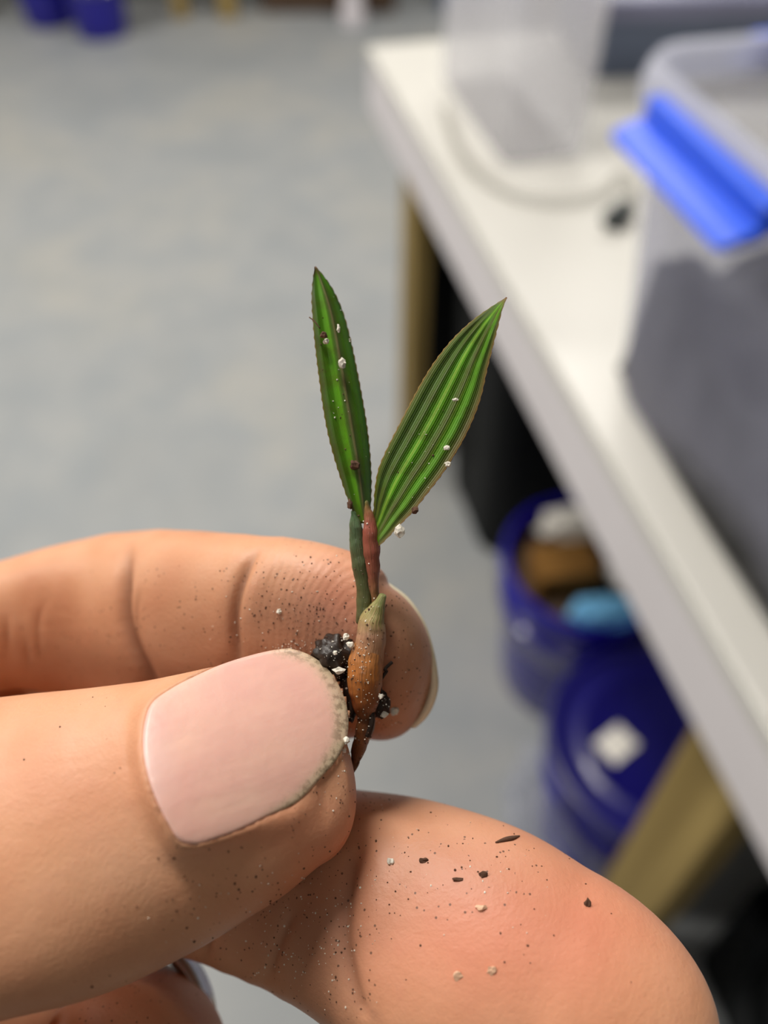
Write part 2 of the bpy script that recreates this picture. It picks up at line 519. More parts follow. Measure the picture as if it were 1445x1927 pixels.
# ------------------------------------------------------------------ buckets
def bucket(name, loc, label, lid=False, group=None, rz=0.0):
    t = empty(name, loc, label, 'bucket', rz, group)
    h = .365
    def c(z, r): return (z, r, r, r)
    prof = [c(0, .118), c(.006, .122)]
    for k in range(1, 5): prof.append(c(.006 + .25 * k / 4, .122 + .021 * k / 4))
    prof += [c(.262, .150), c(.268, .150), c(.272, .1445), (.296, .146, .146, .146), c(.298, .152), c(.304, .152), c(.308, .147), c(.335, .149), c(.337, .156), c(.362, .156), c(h, .153),
             c(h, .146), c(.2, .133), c(.012, .117)]
    shell('bucket_body', prof, M_BUCKET, t, seg=14)
    # wire bail and grip
    pts = [np.array([.158 * math.cos(a), -.158 * math.sin(a) * .93, .315 - .10 * math.sin(a)]) for a in np.linspace(0, math.pi, 20)]
    tube('bail', pts, .0022, M_STEEL, t, ring=6, n=40)
    for s in (-1, 1):
        bm = bmesh.new(); bmesh.ops.create_cone(bm, cap_ends=True, segments=16, radius1=.016, radius2=.013, depth=.012)
        bmesh.ops.rotate(bm, cent=(0, 0, 0), matrix=Matrix.Rotation(math.pi / 2 * s, 3, 'Y'), verts=bm.verts)
        bmesh.ops.translate(bm, vec=(s * .153, 0, .315), verts=bm.verts)
        bm_obj('bail_ear', bm, M_BUCKET, t, True)
    if lid:
        lp = [c(.352, .1565), c(.350, .161), c(.366, .1615), c(.3745, .159), c(.3765, .155), c(.3755, .148), c(.370, .144), c(.3675, .140), c(.3675, .112), c(.370, .109), c(.370, .105), c(.3675, .102), c(.3675, .03)]
        return t, shell('lid', lp, M_LID, t, seg=14, close0=False)
    return t
b2 = on_plane(1236, 1396, .37)
lb, lid = bucket('bucket', (b2[0], b2[1], 0), 'blue bucket closed by a dark blue lid with a white label, under the bench', lid=True, rz=.4)
lp = on_plane(1160, 1400, .3685)
lab = bm_obj('lid_label', box_bm(.052, .042, .0012, (0, 0, 0), .0004, 1), M_PAPER, lid)
lab.location = Matrix.Rotation(-.4, 3, 'Z') @ Vector((lp[0] - b2[0], lp[1] - b2[1], .3685)); lab.rotation_euler = (0, 0, .25)
lab['label'] = 'small white paper label'
b1 = (b2[0] - .035, b2[1] + .345)
bucket('bucket', (b1[0], b1[1], 0), 'open blue bucket of scraps between the black bin and lidded bucket', rz=-.3)
for (u, v, lb_) in ((186, 77, 'blue bucket on the far floor, the right one of the two'), (88, 54, 'blue bucket on the far floor, the left one of the two')):
    p = on_plane(u, v, 0)
    bucket('bucket', (p[0], p[1] + .10, 0), lb_, rz=random.random())

# scraps in the open bucket
def crumple(name, loc, sx, sy, sz, mat, label, cat, seed, sub=4, amp=.35, freq=2.2):
    bm = bmesh.new(); bmesh.ops.create_icosphere(bm, subdivisions=sub, radius=1)
    for v in bm.verts:
        p = v.co.copy()
        k = 1 + amp * (noise.noise(p * freq + Vector((seed, 0, 0)))) + amp * .6 * abs(noise.noise(p * freq * 2.6 + Vector((0, seed, 0))))
        v.co = Vector((p.x * sx * k, p.y * sy * k, p.z * sz * k))
    zmin = min(v.co.z for v in bm.verts)
    for v in bm.verts: v.co.z -= zmin
    o = bm_obj(name, bm, mat)
    o.location = loc
    return props(o, label, cat)
bx, by = b1
fill = shell('packing_scraps', [(.02, .112, .112, .112), (.30, .136, .136, .136), (.306, .128, .128, .128)], M_BROWN, None, seg=12)
fill.location = (bx, by, 0); props(fill, 'brown scraps packed inside the open blue bucket', 'scraps', kind='stuff')
crumple('crumpled_paper', (bx - .02, by + .085, .306), .055, .03, .035, M_PAPER, 'crumpled white paper at the back of the open bucket', 'paper', 3)
crumple('crumpled_paper', (bx + .065, by - .02, .306), .034, .03, .04, M_PAPER, 'small ball of white paper beside the brown cardboard box', 'paper', 9)
cb = empty('cardboard_box', (bx - .052, by - .012, .306), 'small brown cardboard box sitting in the open blue bucket', 'box', rz=.15)
bm_obj('carton', box_bm(.105, .075, .07, (0, 0, .035), .003), M_CARD, cb)
for s in (-1, 1):
    f = bm_obj('flap', box_bm(.103, .036, .002, (0, s * .0185, .0715)), M_CARD, cb)
crumple('folded_cloth', (bx + .02, by - .095, .306), .07, .028, .03, M_CYAN, 'light blue cloth at the front rim of the open bucket', 'cloth', 5, amp=.2)

# crumpled clear film on the floor
pf = on_plane(1012, 1560, .02)
crumple('plastic_film', (pf[0], pf[1], 0), .05, .11, .05, M_FILM, 'crumpled clear plastic film on the floor beside lidded bucket', 'plastic film', 21, amp=.5, freq=3)

# black bin under the bench
pb = on_plane(852, 1044, 0)
bn = empty('trash_bin', (pb[0] + .175, pb[1] + .16, 0), 'tall black plastic bin under the bench behind the blue buckets', 'bin', rz=ALPHA)
shell('bin_body', [(0, .135, .135, .05), (.01, .142, .142, .055), (.62, .165, .165, .06), (.62, .160, .160, .057), (.02, .136, .136, .05)], M_BLACK, bn)
shell('bin_rim', [(.608, .166, .166, .06), (.606, .176, .176, .07), (.626, .177, .177, .07), (.632, .172, .172, .065), (.626, .160, .160, .057), (.608, .16, .16, .057)], M_BLACK, bn, close0=False, close1=False)
# dark crates deeper under the bench
p = bench_pt(.20, -.10)
ck = empty('crate', (p[0], p[1], 0), 'black plastic crate under the bench behind its far pine leg', 'crate', rz=ALPHA)
shell('crate_body', [(0, .09, .05, .02), (.01, .1, .06, .02), (.68, .11, .068, .02), (.68, .105, .063, .02), (.02, .095, .055, .02)], M_BLACK, ck)
p = bench_pt(.61, -.47)
ck = empty('crate', (p[0], p[1], 0), 'tall black crate under the bench, right of the black bin', 'crate', rz=ALPHA)
shell('crate_body', [(0, .11, .11, .03), (.01, .12, .12, .03), (.66, .13, .13, .03), (.66, .125, .125, .03), (.02, .115, .115, .03)], M_BLACK, ck)
p = bench_pt(.36, -1.56)
ck = empty('crate', (p[0], p[1], 0), 'low black crate on the floor behind the nearest bench leg', 'crate', rz=ALPHA)
shell('crate_body', [(0, .14, .10, .03), (.01, .15, .11, .03), (.30, .16, .12, .03), (.30, .15, .11, .03), (.02, .14, .10, .03)], M_BLACK, ck)
q = [on_plane(u, v, .36) for u, v in ((1560, 1690), (1470, 1760), (1415, 1850), (1410, 1960), (1470, 2050))]
o = tube('cable', np.array(q) - q[2], .016, M_BLACK, None, ring=10, n=50); o.location = q[2]
props(o, 'thick black cable hanging at the bench\'s near right end', 'cable')

# ------------------------------------------------------------------ far end of the room
rk = empty('shelf_rack', (-1.45, 4.74, 0), 'pine post shelving with brown boards along the far wall', 'shelving')
for x in (-.60, .42, .66):
    bm_obj('post', box_bm(.07 if x < .5 else .085, .09, 1.8, (x, 0, .9), .004), M_PINE, rk)
for x in (-.60, .66):
    bm_obj('post', box_bm(.07, .09, 1.8, (x, .45, .9), .004), M_PINE, rk)
for z in (.5, .95, 1.6):
    bm_obj('shelf_board', box_bm(1.5, .52, .03, (.05, .23, z), .003), M_BROWN, rk)
bd = empty('brown_cabinet', (-.28, 4.98, 0), 'low dark brown cabinet against the far wall beyond the bench', 'cabinet')
bm_obj('cabinet_body', box_bm(.68, .4, .7, (0, 0, .35), .004), M_BROWN, bd)
for s in (-.165, .165):
    d = bm_obj('door', box_bm(.32, .02, .62, (s, -.211, .36), .004), M_BROWN, bd)
    bm_obj('knob', box_bm(.02, .02, .06, (s - math.copysign(.12, s), -.23, .5), .005), M_STEEL, d)
pw = on_plane(664, 44, 0)
pp = empty('white_pipe', (pw[0], pw[1] + .02, 0), 'upright white plastic pipe standing before the far brown cabinet', 'pipe')
shell('pipe_body', [(0, .055, .055, .055), (1.6, .055, .055, .055)], M_PVC, pp, seg=8)
shell('base_collar', [(0, .066, .066, .066), (.05, .066, .066, .066), (.055, .056, .056, .056)], M_PVC, pp, seg=8)
p = on_plane(822, 30, 0)
gb = empty('storage_case', (p[0] + .24, p[1] + .2, 0), 'dark navy case on the floor behind the bench\'s far corner', 'case')
bm_obj('case_body', box_bm(.46, .34, .40, (0, 0, .2), .02), M_SLATE, gb)
bm_obj('case_lid', box_bm(.48, .36, .05, (0, 0, .425), .015), M_BLACK, gb)

# ------------------------------------------------------------------ the hand
# finger chains: (u, v, distance mm, half width px, half depth mm)
INDEX = [(-420, 1360, 111, 175, 9.5), (-200, 1255, 113, 138, 9), (0, 1180, 111.5, 119, 8.8), (120, 1165, 110, 140, 8.9), (240, 1163, 107, 162, 9), (340, 1167, 100.5, 170, 8.4),
         (445, 1179, 94, 174, 8), (560, 1195, 90, 179, 7.8), (640, 1216, 88.6, 174, 7.6), (668, 1228, 88.2, 166, 7.4), (690, 1234, 88, 158, 7.3), (698, 1236, 87.9, 151, 7.2)]
MIDDLE = [(-420, 1650, 112, 190, 9.5), (-150, 1580, 113, 180, 9.2), (100, 1570, 109, 182, 9.2), (300, 1580, 101, 170, 8.8), (450, 1628, 94, 172, 8.6), (600, 1674, 88, 187, 8.6), (750, 1728, 82.5, 220, 8.9),
          (900, 1800, 78.5, 243, 9), (1020, 1866, 76.5, 238, 8.6)]
THUMB = [(-760, 1800, 92, 420, 16), (-420, 1700, 82, 330, 13), (-150, 1630, 76.5, 300, 11), (0, 1600, 76, 284, 10.2), (150, 1573, 76.2, 274, 9.8), (300, 1528, 77, 250, 9.2), (400, 1489, 77.5, 230, 8.7), (480, 1457, 78, 214, 8.1), (545, 1434, 78.6, 190, 7.3)]
RING = [(-420, 2060, 113, 175, 9.3), (0, 2010, 112, 150, 9), (190, 1955, 105, 136, 8.6), (248, 1960, 98, 138, 8.4), (246, 2026, 89, 186, 9.2), (170, 2105, 84, 170, 8.6), (40, 2150, 82, 168, 8)]
LITTLE = [(-420, 2400, 113, 150, 8.2), (-150, 2400, 108, 128, 7.6), (40, 2420, 99, 130, 7.4), (150, 2440, 92, 128, 7)]
PALM = [(-360, 1880, 112, 560, 11), (-560, 1890, 111, 610, 13), (-850, 1930, 108, 620, 15), (-1250, 2000, 104, 560, 16), (-1560, 2070, 102, 450, 16), (-1900, 2140, 101, 440, 17.5), (-2500, 2260, 101, 520, 22), (-3000, 2360, 101, 580, 26)]
WEB = [(-330, 1500, 118, 260, 6), (-180, 1450, 119, 210, 5.5), (-90, 1400, 120, 165, 4.5), (20, 1370, 121, 110, 4)]
chains = [(INDEX, 6.2, None), (MIDDLE, 15.5, None), (THUMB, 5.6, 8), (RING, 8, None), (LITTLE, 8, None), (PALM, 8, 8), (WEB, 7, None)]
parts = []
for ch, c1_, c0_ in chains:
    parts.append(loft(ch, 90, 48, cap0=c0_ or 4, cap1=c1_, ncap=14))
VV = []; FF = []; off = 0
ip = parts[0][0]
iu = CX + FPX * ip[:, 0] / -ip[:, 2]
def tilt(pts, stations, k):
    # roll a finger's faces: its lower side goes deeper (k > 0) or nearer (k < 0)
    S_ = catmull(stations, 80); C_2 = np.array([cam_pt(*q[:3]) for q in S_])
    j_ = np.argmin(((pts[:, None, :] - C_2[None]) ** 2).sum(2), axis=1)
    z_ = pts[:, 2] + (k(S_[j_, 0]) if callable(k) else k) * (pts[:, 1] - C_2[j_, 1])
    pts *= (z_ / pts[:, 2])[:, None]
tilt(ip, INDEX, .42)
tilt(parts[2][0], THUMB, lambda u: -.20 * np.clip((300 - u) / 300, 0, 1))
ip[:, 1] -= .34 * np.maximum(iu - 690, 0) * -ip[:, 2] / FPX       # the fingertip droops past the pad
for V, F, _ in parts:
    VV.append(V); FF += [tuple(i + off for i in f) for f in F]; off += len(V)
VV = np.concatenate(VV)
tmp = mesh_obj('hand_raw', VV, FF, None)
md = tmp.modifiers.new('r', 'REMESH'); md.mode = 'VOXEL'; md.voxel_size = .33; md.adaptivity = 0
md = tmp.modifiers.new('s', 'SMOOTH'); md.factor = .5; md.iterations = 9
dg = bpy.context.evaluated_depsgraph_get()
hm = bpy.data.meshes.new_from_object(tmp.evaluated_get(dg))
bpy.data.objects.remove(tmp)
N = len(hm.vertices)
P = np.empty(N * 3, np.float32); hm.vertices.foreach_get('co', P); P = P.reshape(-1, 3).astype(float)
NR = np.empty(N * 3, np.float32); hm.vertex_normals.foreach_get('vector', NR); NR = NR.reshape(-1, 3).astype(float)
U = CX + FPX * P[:, 0] / -P[:, 2]; Vp = CY - FPX * P[:, 1] / -P[:, 2]
front = -(NR * P).sum(1) / np.linalg.norm(P, axis=1)

def owner():
    best = np.full(N, 1e9); idx = np.zeros(N, int)
    for k, (ch, *_r) in enumerate(chains):
        S = catmull(ch, 60)
        C = np.array([cam_pt(*s[:3]) for s in S]); Rr = .5 * (S[:, 3] * S[:, 2] / FPX + S[:, 4])
        # the rounded tip goes on past the last station
        t = C[-1] - C[-2]; t /= np.linalg.norm(t)
        ext = np.array([C[-1] + t * x for x in np.linspace(1, (_r[0] or 1) * .6, 5)])
        C = np.vstack([C, ext]); Rr = np.concatenate([Rr, np.full(5, Rr[-1])])
        for i0 in range(0, N, 100000):
            q = P[i0:i0 + 100000]
            d2 = np.full(len(q), 1e9)
            for c, r in zip(C, Rr):
                d2 = np.minimum(d2, ((q - c) ** 2).sum(1) / (r * r))
            m_ = d2 < best[i0:i0 + 100000]
            best[i0:i0 + 100000][m_] = d2[m_]; idx[i0:i0 + 100000][m_] = k
    return idx
OWN = owner()

def poly_dist(pts, u, v, n=80, closed=False):
    pts = np.asarray(pts, float)
    if closed: pts = np.vstack([pts, pts[:1]])
    Q = polyline_resample(pts, n)
    d = np.full(len(u), 1e9)
    for a, b in zip(Q[:-1], Q[1:]):
        ab = b - a; l2 = (ab @ ab) + 1e-9
        t = np.clip(((u - a[0]) * ab[0] + (v - a[1]) * ab[1]) / l2, 0, 1)
        d = np.minimum(d, np.hypot(u - a[0] - t * ab[0], v - a[1] - t * ab[1]))
    return d

def inside(pts, u, v, n=120):
    pts = np.asarray(pts, float); Q = polyline_resample(np.vstack([pts, pts[:1]]), n)
    c = np.zeros(len(u), bool)
    for a, b in zip(Q[:-1], Q[1:]):
        if a[1] == b[1]: continue
        cond = ((a[1] > v) != (b[1] > v)) & (u < (b[0] - a[0]) * (v - a[1]) / (b[1] - a[1]) + a[0])
        c ^= cond
    return c

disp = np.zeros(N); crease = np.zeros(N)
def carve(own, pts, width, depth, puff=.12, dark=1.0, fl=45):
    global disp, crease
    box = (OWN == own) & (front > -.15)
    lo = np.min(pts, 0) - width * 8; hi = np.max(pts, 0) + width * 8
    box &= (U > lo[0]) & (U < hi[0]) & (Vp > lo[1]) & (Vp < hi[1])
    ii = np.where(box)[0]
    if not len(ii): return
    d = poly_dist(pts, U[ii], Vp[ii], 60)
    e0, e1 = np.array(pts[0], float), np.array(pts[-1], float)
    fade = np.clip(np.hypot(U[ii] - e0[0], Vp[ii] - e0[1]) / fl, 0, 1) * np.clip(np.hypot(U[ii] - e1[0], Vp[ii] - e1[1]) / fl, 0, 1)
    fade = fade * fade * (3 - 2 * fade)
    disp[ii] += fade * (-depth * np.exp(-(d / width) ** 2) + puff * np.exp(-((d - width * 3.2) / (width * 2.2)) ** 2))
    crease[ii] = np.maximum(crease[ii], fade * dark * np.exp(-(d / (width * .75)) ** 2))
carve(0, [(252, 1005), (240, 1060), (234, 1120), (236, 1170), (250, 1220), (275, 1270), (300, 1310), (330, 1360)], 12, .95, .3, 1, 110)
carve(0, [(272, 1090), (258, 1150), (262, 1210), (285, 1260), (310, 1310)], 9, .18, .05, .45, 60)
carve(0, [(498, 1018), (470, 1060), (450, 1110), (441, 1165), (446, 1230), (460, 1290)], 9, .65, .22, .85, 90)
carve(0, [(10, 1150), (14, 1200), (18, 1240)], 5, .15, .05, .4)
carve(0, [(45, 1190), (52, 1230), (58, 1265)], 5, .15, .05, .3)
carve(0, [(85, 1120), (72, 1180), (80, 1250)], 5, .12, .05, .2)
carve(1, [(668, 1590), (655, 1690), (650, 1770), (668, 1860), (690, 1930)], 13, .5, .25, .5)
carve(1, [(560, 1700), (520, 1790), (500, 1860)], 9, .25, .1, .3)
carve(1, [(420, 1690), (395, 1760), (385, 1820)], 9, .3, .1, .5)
# thumb nail bed
NAIL = [(545, 1217), (578, 1227), (614, 1251), (643, 1294), (657, 1338), (656, 1385), (634, 1432), (607, 1463), (560, 1511), (506, 1537), (452, 1563), (398, 1583), (362, 1592), (337, 1585),
        (315, 1554), (294, 1513), (274, 1455), (266, 1403), (270, 1355), (283, 1322), (322, 1293), (362, 1272), (416, 1248), (470, 1231), (513, 1221)]
FREE_IN = [(500, 1226), (556, 1236), (589, 1252), (614, 1288), (629, 1335), (629, 1382), (617, 1416), (598, 1446), (556, 1494), (500, 1530)]
NAX = np.array([math.cos(math.radians(20)), -math.sin(math.radians(20))])
def nbasis(u, v):
    u = np.atleast_1d(np.asarray(u, float)); v = np.atleast_1d(np.asarray(v, float))
    p = ((u - 470) * NAX[0] + (v - 1405) * NAX[1]) / 200; q = ((v - 1405) * NAX[0] - (u - 470) * NAX[1]) / 200
    return np.stack([np.ones_like(p), p, p * p, q, q * q, p * q], -1)
fi = np.where((OWN == 2) & (front > .15) & (U < 575) & (U > 262))[0]
fi = fi[inside(NAIL, U[fi], Vp[fi])]
ncoef, *_ = np.linalg.lstsq(nbasis(U[fi], Vp[fi]), -P[fi, 2], rcond=None)
ncoef[2] = min(ncoef[2], .28); ncoef[4] = min(ncoef[4], 2.1)       # a nail is flatter lengthwise than the flesh
ncoef[0] -= .06
def nail_z(u, v): return nbasis(u, v) @ ncoef
ii = np.where((OWN == 2) & (front > -.35) & (U > 180) & (Vp > 1120) & (-P[:, 2] < 84))[0]
dn = poly_dist(NAIL, U[ii], Vp[ii], 110, True); ins = inside(NAIL, U[ii], Vp[ii])
low = np.clip((Vp[ii] - 1440) / 60, 0, 1) * np.clip((600 - U[ii]) / 90, 0, 1)      # flesh swells along the lower side
root = np.clip((330 - U[ii]) / 60, 0, 1)
zn = nail_z(U[ii], Vp[ii])
zc = -P[ii, 2]
notfree = np.clip((610 - U[ii]) / 50, 0, 1)
flush_w = np.exp(-(dn / 17) ** 2) * notfree
tipw = np.clip((U[ii] - 560) / 50, 0, 1) * np.exp(-(dn / 80) ** 2)
outz = zc + flush_w * (zn - zc)
outz = outz + tipw * np.maximum(zn + .45 + .006 * dn - outz, 0) - (low * .34 + root * .10) * np.exp(-((dn - 24) / 20) ** 2)
want = np.where(ins, np.maximum(zn + .03 + .4 * np.clip(dn / 22, 0, 1), np.where(dn > 20, zc, 0)), outz)
P[ii] *= (want / zc)[:, None]
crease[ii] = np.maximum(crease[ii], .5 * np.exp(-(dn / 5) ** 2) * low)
# soft lumps and skin texture in the geometry
P2 = P + NR * disp[:, None]
# knuckle wrinkles over the thumb's back
P = P2
HAND_O = to_world(cam_pt(300, 1620, 92))
Wd = CAM + (P / 1000.0) @ R3.T - HAND_O
hm.vertices.foreach_set('co', Wd.astype(np.float32).ravel())
def fattr(me, name, a):
    at = me.attributes.new(name, 'FLOAT', 'POINT'); at.data.foreach_set('value', np.asarray(a, np.float32))
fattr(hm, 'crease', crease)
# reddish finger pads (blood colour of the skin itself) and fine soil dusting that also paints shade on the index's lower front
def blob(u0, v0, ru, rv, own):
    return (OWN == own) * np.exp(-(((U - u0) / ru) ** 2 + ((Vp - v0) / rv) ** 2))
red = np.clip(blob(960, 1750, 330, 170, 1) + .75 * blob(640, 1140, 90, 90, 0) + .35 * blob(600, 1560, 150, 80, 2) + .4 * blob(640, 1370, 100, 120, 0) + .3 * blob(120, 1480, 200, 90, 2), 0, 1) * (front > -.3)
fattr(hm, 'flush', red)
dust_shade = np.clip(blob(560, 1190, 130, 110, 0) + .5 * blob(330, 1180, 100, 120, 0) + .9 * blob(600, 1760, 110, 150, 1) + .45 * blob(450, 1740, 120, 100, 1) + .5 * blob(860, 1640, 160, 90, 1) + .5 * blob(760, 1280, 70, 140, 0) + .3 * blob(250, 1900, 150, 90, 3) + .75 * blob(360, 1275, 300, 105, 0) + .4 * blob(90, 1260, 120, 70, 0) + .5 * blob(560, 1290, 150, 110, 0), 0, 1)
fattr(hm, 'dust_shade', dust_shade)
# fingerprint whorl phase, in mm from the whorl's middle, elongated along the finger
wu = np.hypot((U - 690) * .9, (Vp - 1210) * .62) / 11.5
wm = np.hypot((U - 960) * .6, (Vp - 1780) * .9) / 20.5
wt = 0 * U
fattr(hm, 'ridge', np.where(OWN == 0, wu, wm) + .12 * np.sin(U / 37) + .1 * np.sin(Vp / 23))
ramp_ = ((OWN == 0) * np.clip((U - 450) / 60, 0, 1) * 1.0 + (OWN == 1) * np.clip((U - 660) / 90, 0, 1) * .12) * (front > 0)
fattr(hm, 'ridge_amp', ramp_)
hm.polygons.foreach_set('use_smooth', [True] * len(hm.polygons))

m = Mat('skin')
n1 = m.noise(130, 4, .55); n2 = m.noise(520, 4, .6); n3 = m.noise(2600, 3, .6)
base = m.ramp(n1, [(.3, s2l((206, 145, 109))), (.5, s2l((216, 158, 121))), (.72, s2l((224, 170, 135)))])
base = m.mix(m.math('MULTIPLY', m.ramp(n2, [(.45, (0, 0, 0)), (.75, (1, 1, 1))]), .22), base, s2l((196, 122, 92)))
base = m.mix(m.math('MULTIPLY', m.attr('flush'), .5), base, s2l((214, 116, 98)))
# soil ground into the creases and pores; index shade painted in along with the dust
vo = m.add('ShaderNodeTexVoronoi'); tc = m.add('ShaderNodeTexCoord'); m.link(tc.outputs['Object'], vo.inputs['Vector']); vo.inputs['Scale'].default_value = 1500
spk = m.math('MULTIPLY', m.math('LESS_THAN', vo.outputs['Distance'], .17), m.math('GREATER_THAN', m.noise(700, 2), .53))
spk = m.math('MULTIPLY', spk, m.math('GREATER_THAN', m.attr('dust_shade'), .18))
base = m.mix(m.math('MULTIPLY', m.attr('dust_shade'), .52), base, s2l((118, 86, 70)))
base = m.mix(m.math('MULTIPLY', spk, .75), base, s2l((58, 38, 26)))
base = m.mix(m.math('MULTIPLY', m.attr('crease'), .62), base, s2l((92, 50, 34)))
ridge = m.math('MULTIPLY', m.math('SINE', m.math('MULTIPLY', m.attr('ridge'), 6.2832)), m.attr('ridge_amp'))
b1_ = m.bump(ridge, .2, .00005)
b2_ = m.bump(n3, .35, .00012, b1_)
b3_ = m.bump(n2, .22, .0003, b2_)
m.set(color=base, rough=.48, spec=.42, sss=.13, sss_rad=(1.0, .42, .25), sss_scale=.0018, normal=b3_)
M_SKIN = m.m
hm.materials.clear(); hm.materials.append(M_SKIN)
hand = bpy.data.objects.new('hand', hm); COL.objects.link(hand); hand.location = HAND_O
props(hand, 'bare left hand with soil specks, pinching the palm seedling between thumb and index finger', 'hand')
hm.name = 'hand'

# a ray from the lens meets the finished skin here
tri_v = [Vector(x) for x in (Wd + HAND_O)]
BVH = BVHTree.FromPolygons(tri_v, [tuple(p.vertices) for p in hm.polygons])
def hit(u, v):
    d = to_world(cam_pt(u, v, 10)) - CAM
    h = BVH.ray_cast(Vector(CAM), Vector(d).normalized())
    return (np.array(h[0]), np.array(h[1])) if h[0] is not None else (None, None)

# ---- thumb nail plate
cen = np.array([470, 1405.0])
NQ = polyline_resample(np.array(NAIL + NAIL[:1], float), 121)[:-1]
rings_ = np.linspace(0, 1, 26)
fr = []; lu = []
top = []; bot = []
for k in rings_[1:]:
    for q in NQ:
        u, v = cen + (q - cen) * (k * .985)
        z = float(nail_z(u, v)[0])
        edge = max(0, (k - .9) / .1)
        lift = .07 - .05 * edge ** 2 - .03 * max(0, (k - .86) / .14) ** 1.5 * min(1, max(0, (400 - u) / 90))
        freeness = np.clip((u - 560) / 80, 0, 1)
        top.append(cam_pt(u, v, z - lift)); bot.append(cam_pt(u, v, z - lift + .45))
        d_in = u  # masks
        fr.append((u, v)); lu.append(k)
top = np.array(top); bot = np.array(bot); fr = np.array(fr)
ctop = cam_pt(*cen, float(nail_z(*cen)[0]) - .06)
Vn = np.vstack([[ctop], top, bot])
nr = len(rings_) - 1; nn = len(NQ)
Fn = [(0, 1 + j, 1 + (j + 1) % nn) for j in range(nn)]
for i in range(nr - 1):
    for j in range(nn):
        j2 = (j + 1) % nn
        Fn.append((1 + i * nn + j, 1 + i * nn + j2, 1 + (i + 1) * nn + j2, 1 + (i + 1) * nn + j))
o_ = 1 + nr * nn
for j in range(nn):
    j2 = (j + 1) % nn
    Fn.append((1 + (nr - 1) * nn + j, 1 + (nr - 1) * nn + j2, o_ + (nr - 1) * nn + j2, o_ + (nr - 1) * nn + j))
allu = np.concatenate([[cen[0]], fr[:, 0], fr[:, 0]]); allv = np.concatenate([[cen[1]], fr[:, 1], fr[:, 1]])
dI = poly_dist(FREE_IN, allu, allv, 80)
poly_free = FREE_IN + [(300, 1530), (250, 1400), (300, 1250)]
insI = inside(FREE_IN + [(300, 1640), (200, 1400), (300, 1180)], allu, allv)
sd = np.where(insI, -dI, dI)
free = 1 / (1 + np.exp(-(sd) / 4.0)) * np.clip((allu - 480) / 60, 0, 1)
lun = np.clip(1 - np.hypot((allu - 262) / 85, (allv - 1440) / 130), 0, 1)
m = Mat('thumbnail_keratin')
n1 = m.noise(160, 3); nf = m.noise(1500, 4, .65)
c = m.ramp(n1, [(.3, s2l((230, 178, 164))), (.55, s2l((236, 188, 170))), (.75, s2l((240, 198, 178)))])
c = m.mix(m.math('MULTIPLY', m.attr('lunula'), .5), c, s2l((232, 204, 204)))
c = m.mix(m.math('MULTIPLY', m.attr('free_edge'), .88), c, s2l((198, 184, 150)))
c = m.mix(m.math('MULTIPLY', m.math('MULTIPLY', m.attr('free_edge'), m.ramp(nf, [(.47, (0, 0, 0)), (.60, (1, 1, 1))])), .7), c, s2l((112, 94, 70)))
lr = m.add('ShaderNodeTexNoise'); lr.inputs['Scale'].default_value = 1.0; lr.inputs['Detail'].default_value = 3; m.link(m.attr('cross'), (cxn := m.add('ShaderNodeCombineXYZ')).inputs[0]); m.link(m.attr('axial'), cxn.inputs[1]); m.link(cxn.outputs[0], lr.inputs['Vector'])
c = m.mix(m.math('MULTIPLY', m.ramp(lr.outputs['Fac'], [(.36, (0, 0, 0)), (.72, (1, 1, 1))]), .28), c, s2l((222, 166, 158)))
mpn = m.add('ShaderNodeMapping'); tcn = m.add('ShaderNodeTexCoord'); m.link(tcn.outputs['Object'], mpn.inputs['Vector'])
m.set(color=c, rough=.36, spec=.5, sss=.2, sss_rad=(1, .5, .35), sss_scale=.0015, normal=m.bump(m.noise(700, 3), .3, .00014, m.bump(lr.outputs['Fac'], .15, .0003)))
w_ = CAM + (Vn / 1000) @ R3.T
nl = mesh_obj('thumbnail', w_, Fn, m.m, None, origin=HAND_O, attrs=dict(free_edge=free, lunula=lun, cross=((allv - 1405) * NAX[0] - (allu - 470) * NAX[1]) / 40, axial=((allu - 470) * NAX[0] + (allv - 1405) * NAX[1]) / 240))
nl.parent = hand; nl.location = (0, 0, 0)
nl['label'] = 'broad pink thumbnail with grimy cream free edge'

# ---- index fingernail, its far side: the rim shows past the finger's tip
E = polyline_resample(np.array([(734, 1098), (768, 1124), (797, 1166), (814, 1214), (823, 1260), (825, 1292), (818, 1322), (803, 1350), (782, 1370)], float), 40)
Vn = []
for s in np.linspace(0, 1, 14):
    for i, (u, v) in enumerate(E):
        t = i / 39 * 2 - 1
        z = 86.7 + 1.6 * t ** 4 + 9.0 * math.sin(s * math.pi / 2) ** .8 * (1 - .45 * t * t) + 1.0 * s
        uu = u - 190 * s ** 1.25; vv = v + (1235 - v) * .12 * s
        Vn.append(cam_pt(uu, vv, z))
Vn = np.array(Vn)
Vb = Vn + np.array([-.62, .05, .30])
Fn = []
nA = len(Vn)
for s in range(13):
    for i in range(39):
        a = s * 40 + i
        Fn.append((a, a + 1, a + 41, a + 40)); Fn.append((nA + a, nA + a + 40, nA + a + 41, nA + a + 1))
for i in range(39): Fn.append((i, nA + i, nA + i + 1, i + 1))
for s in range(13): Fn += [(s * 40, s * 40 + 40, nA + s * 40 + 40, nA + s * 40), (s * 40 + 39, nA + s * 40 + 39, nA + s * 40 + 79, s * 40 + 79)]
M_NAIL2 = simple('cream_nail', (240, 228, 198), .4, .05, 400)
nl = mesh_obj('fingernail', CAM + (Vn.tolist() + (np.zeros(3),) if False else np.vstack([Vn, Vb])) / 1000 @ R3.T, Fn, M_NAIL2, None, origin=HAND_O)
nl.parent = hand; nl.location = (0, 0, 0); nl['label'] = 'cream rim of index fingernail'

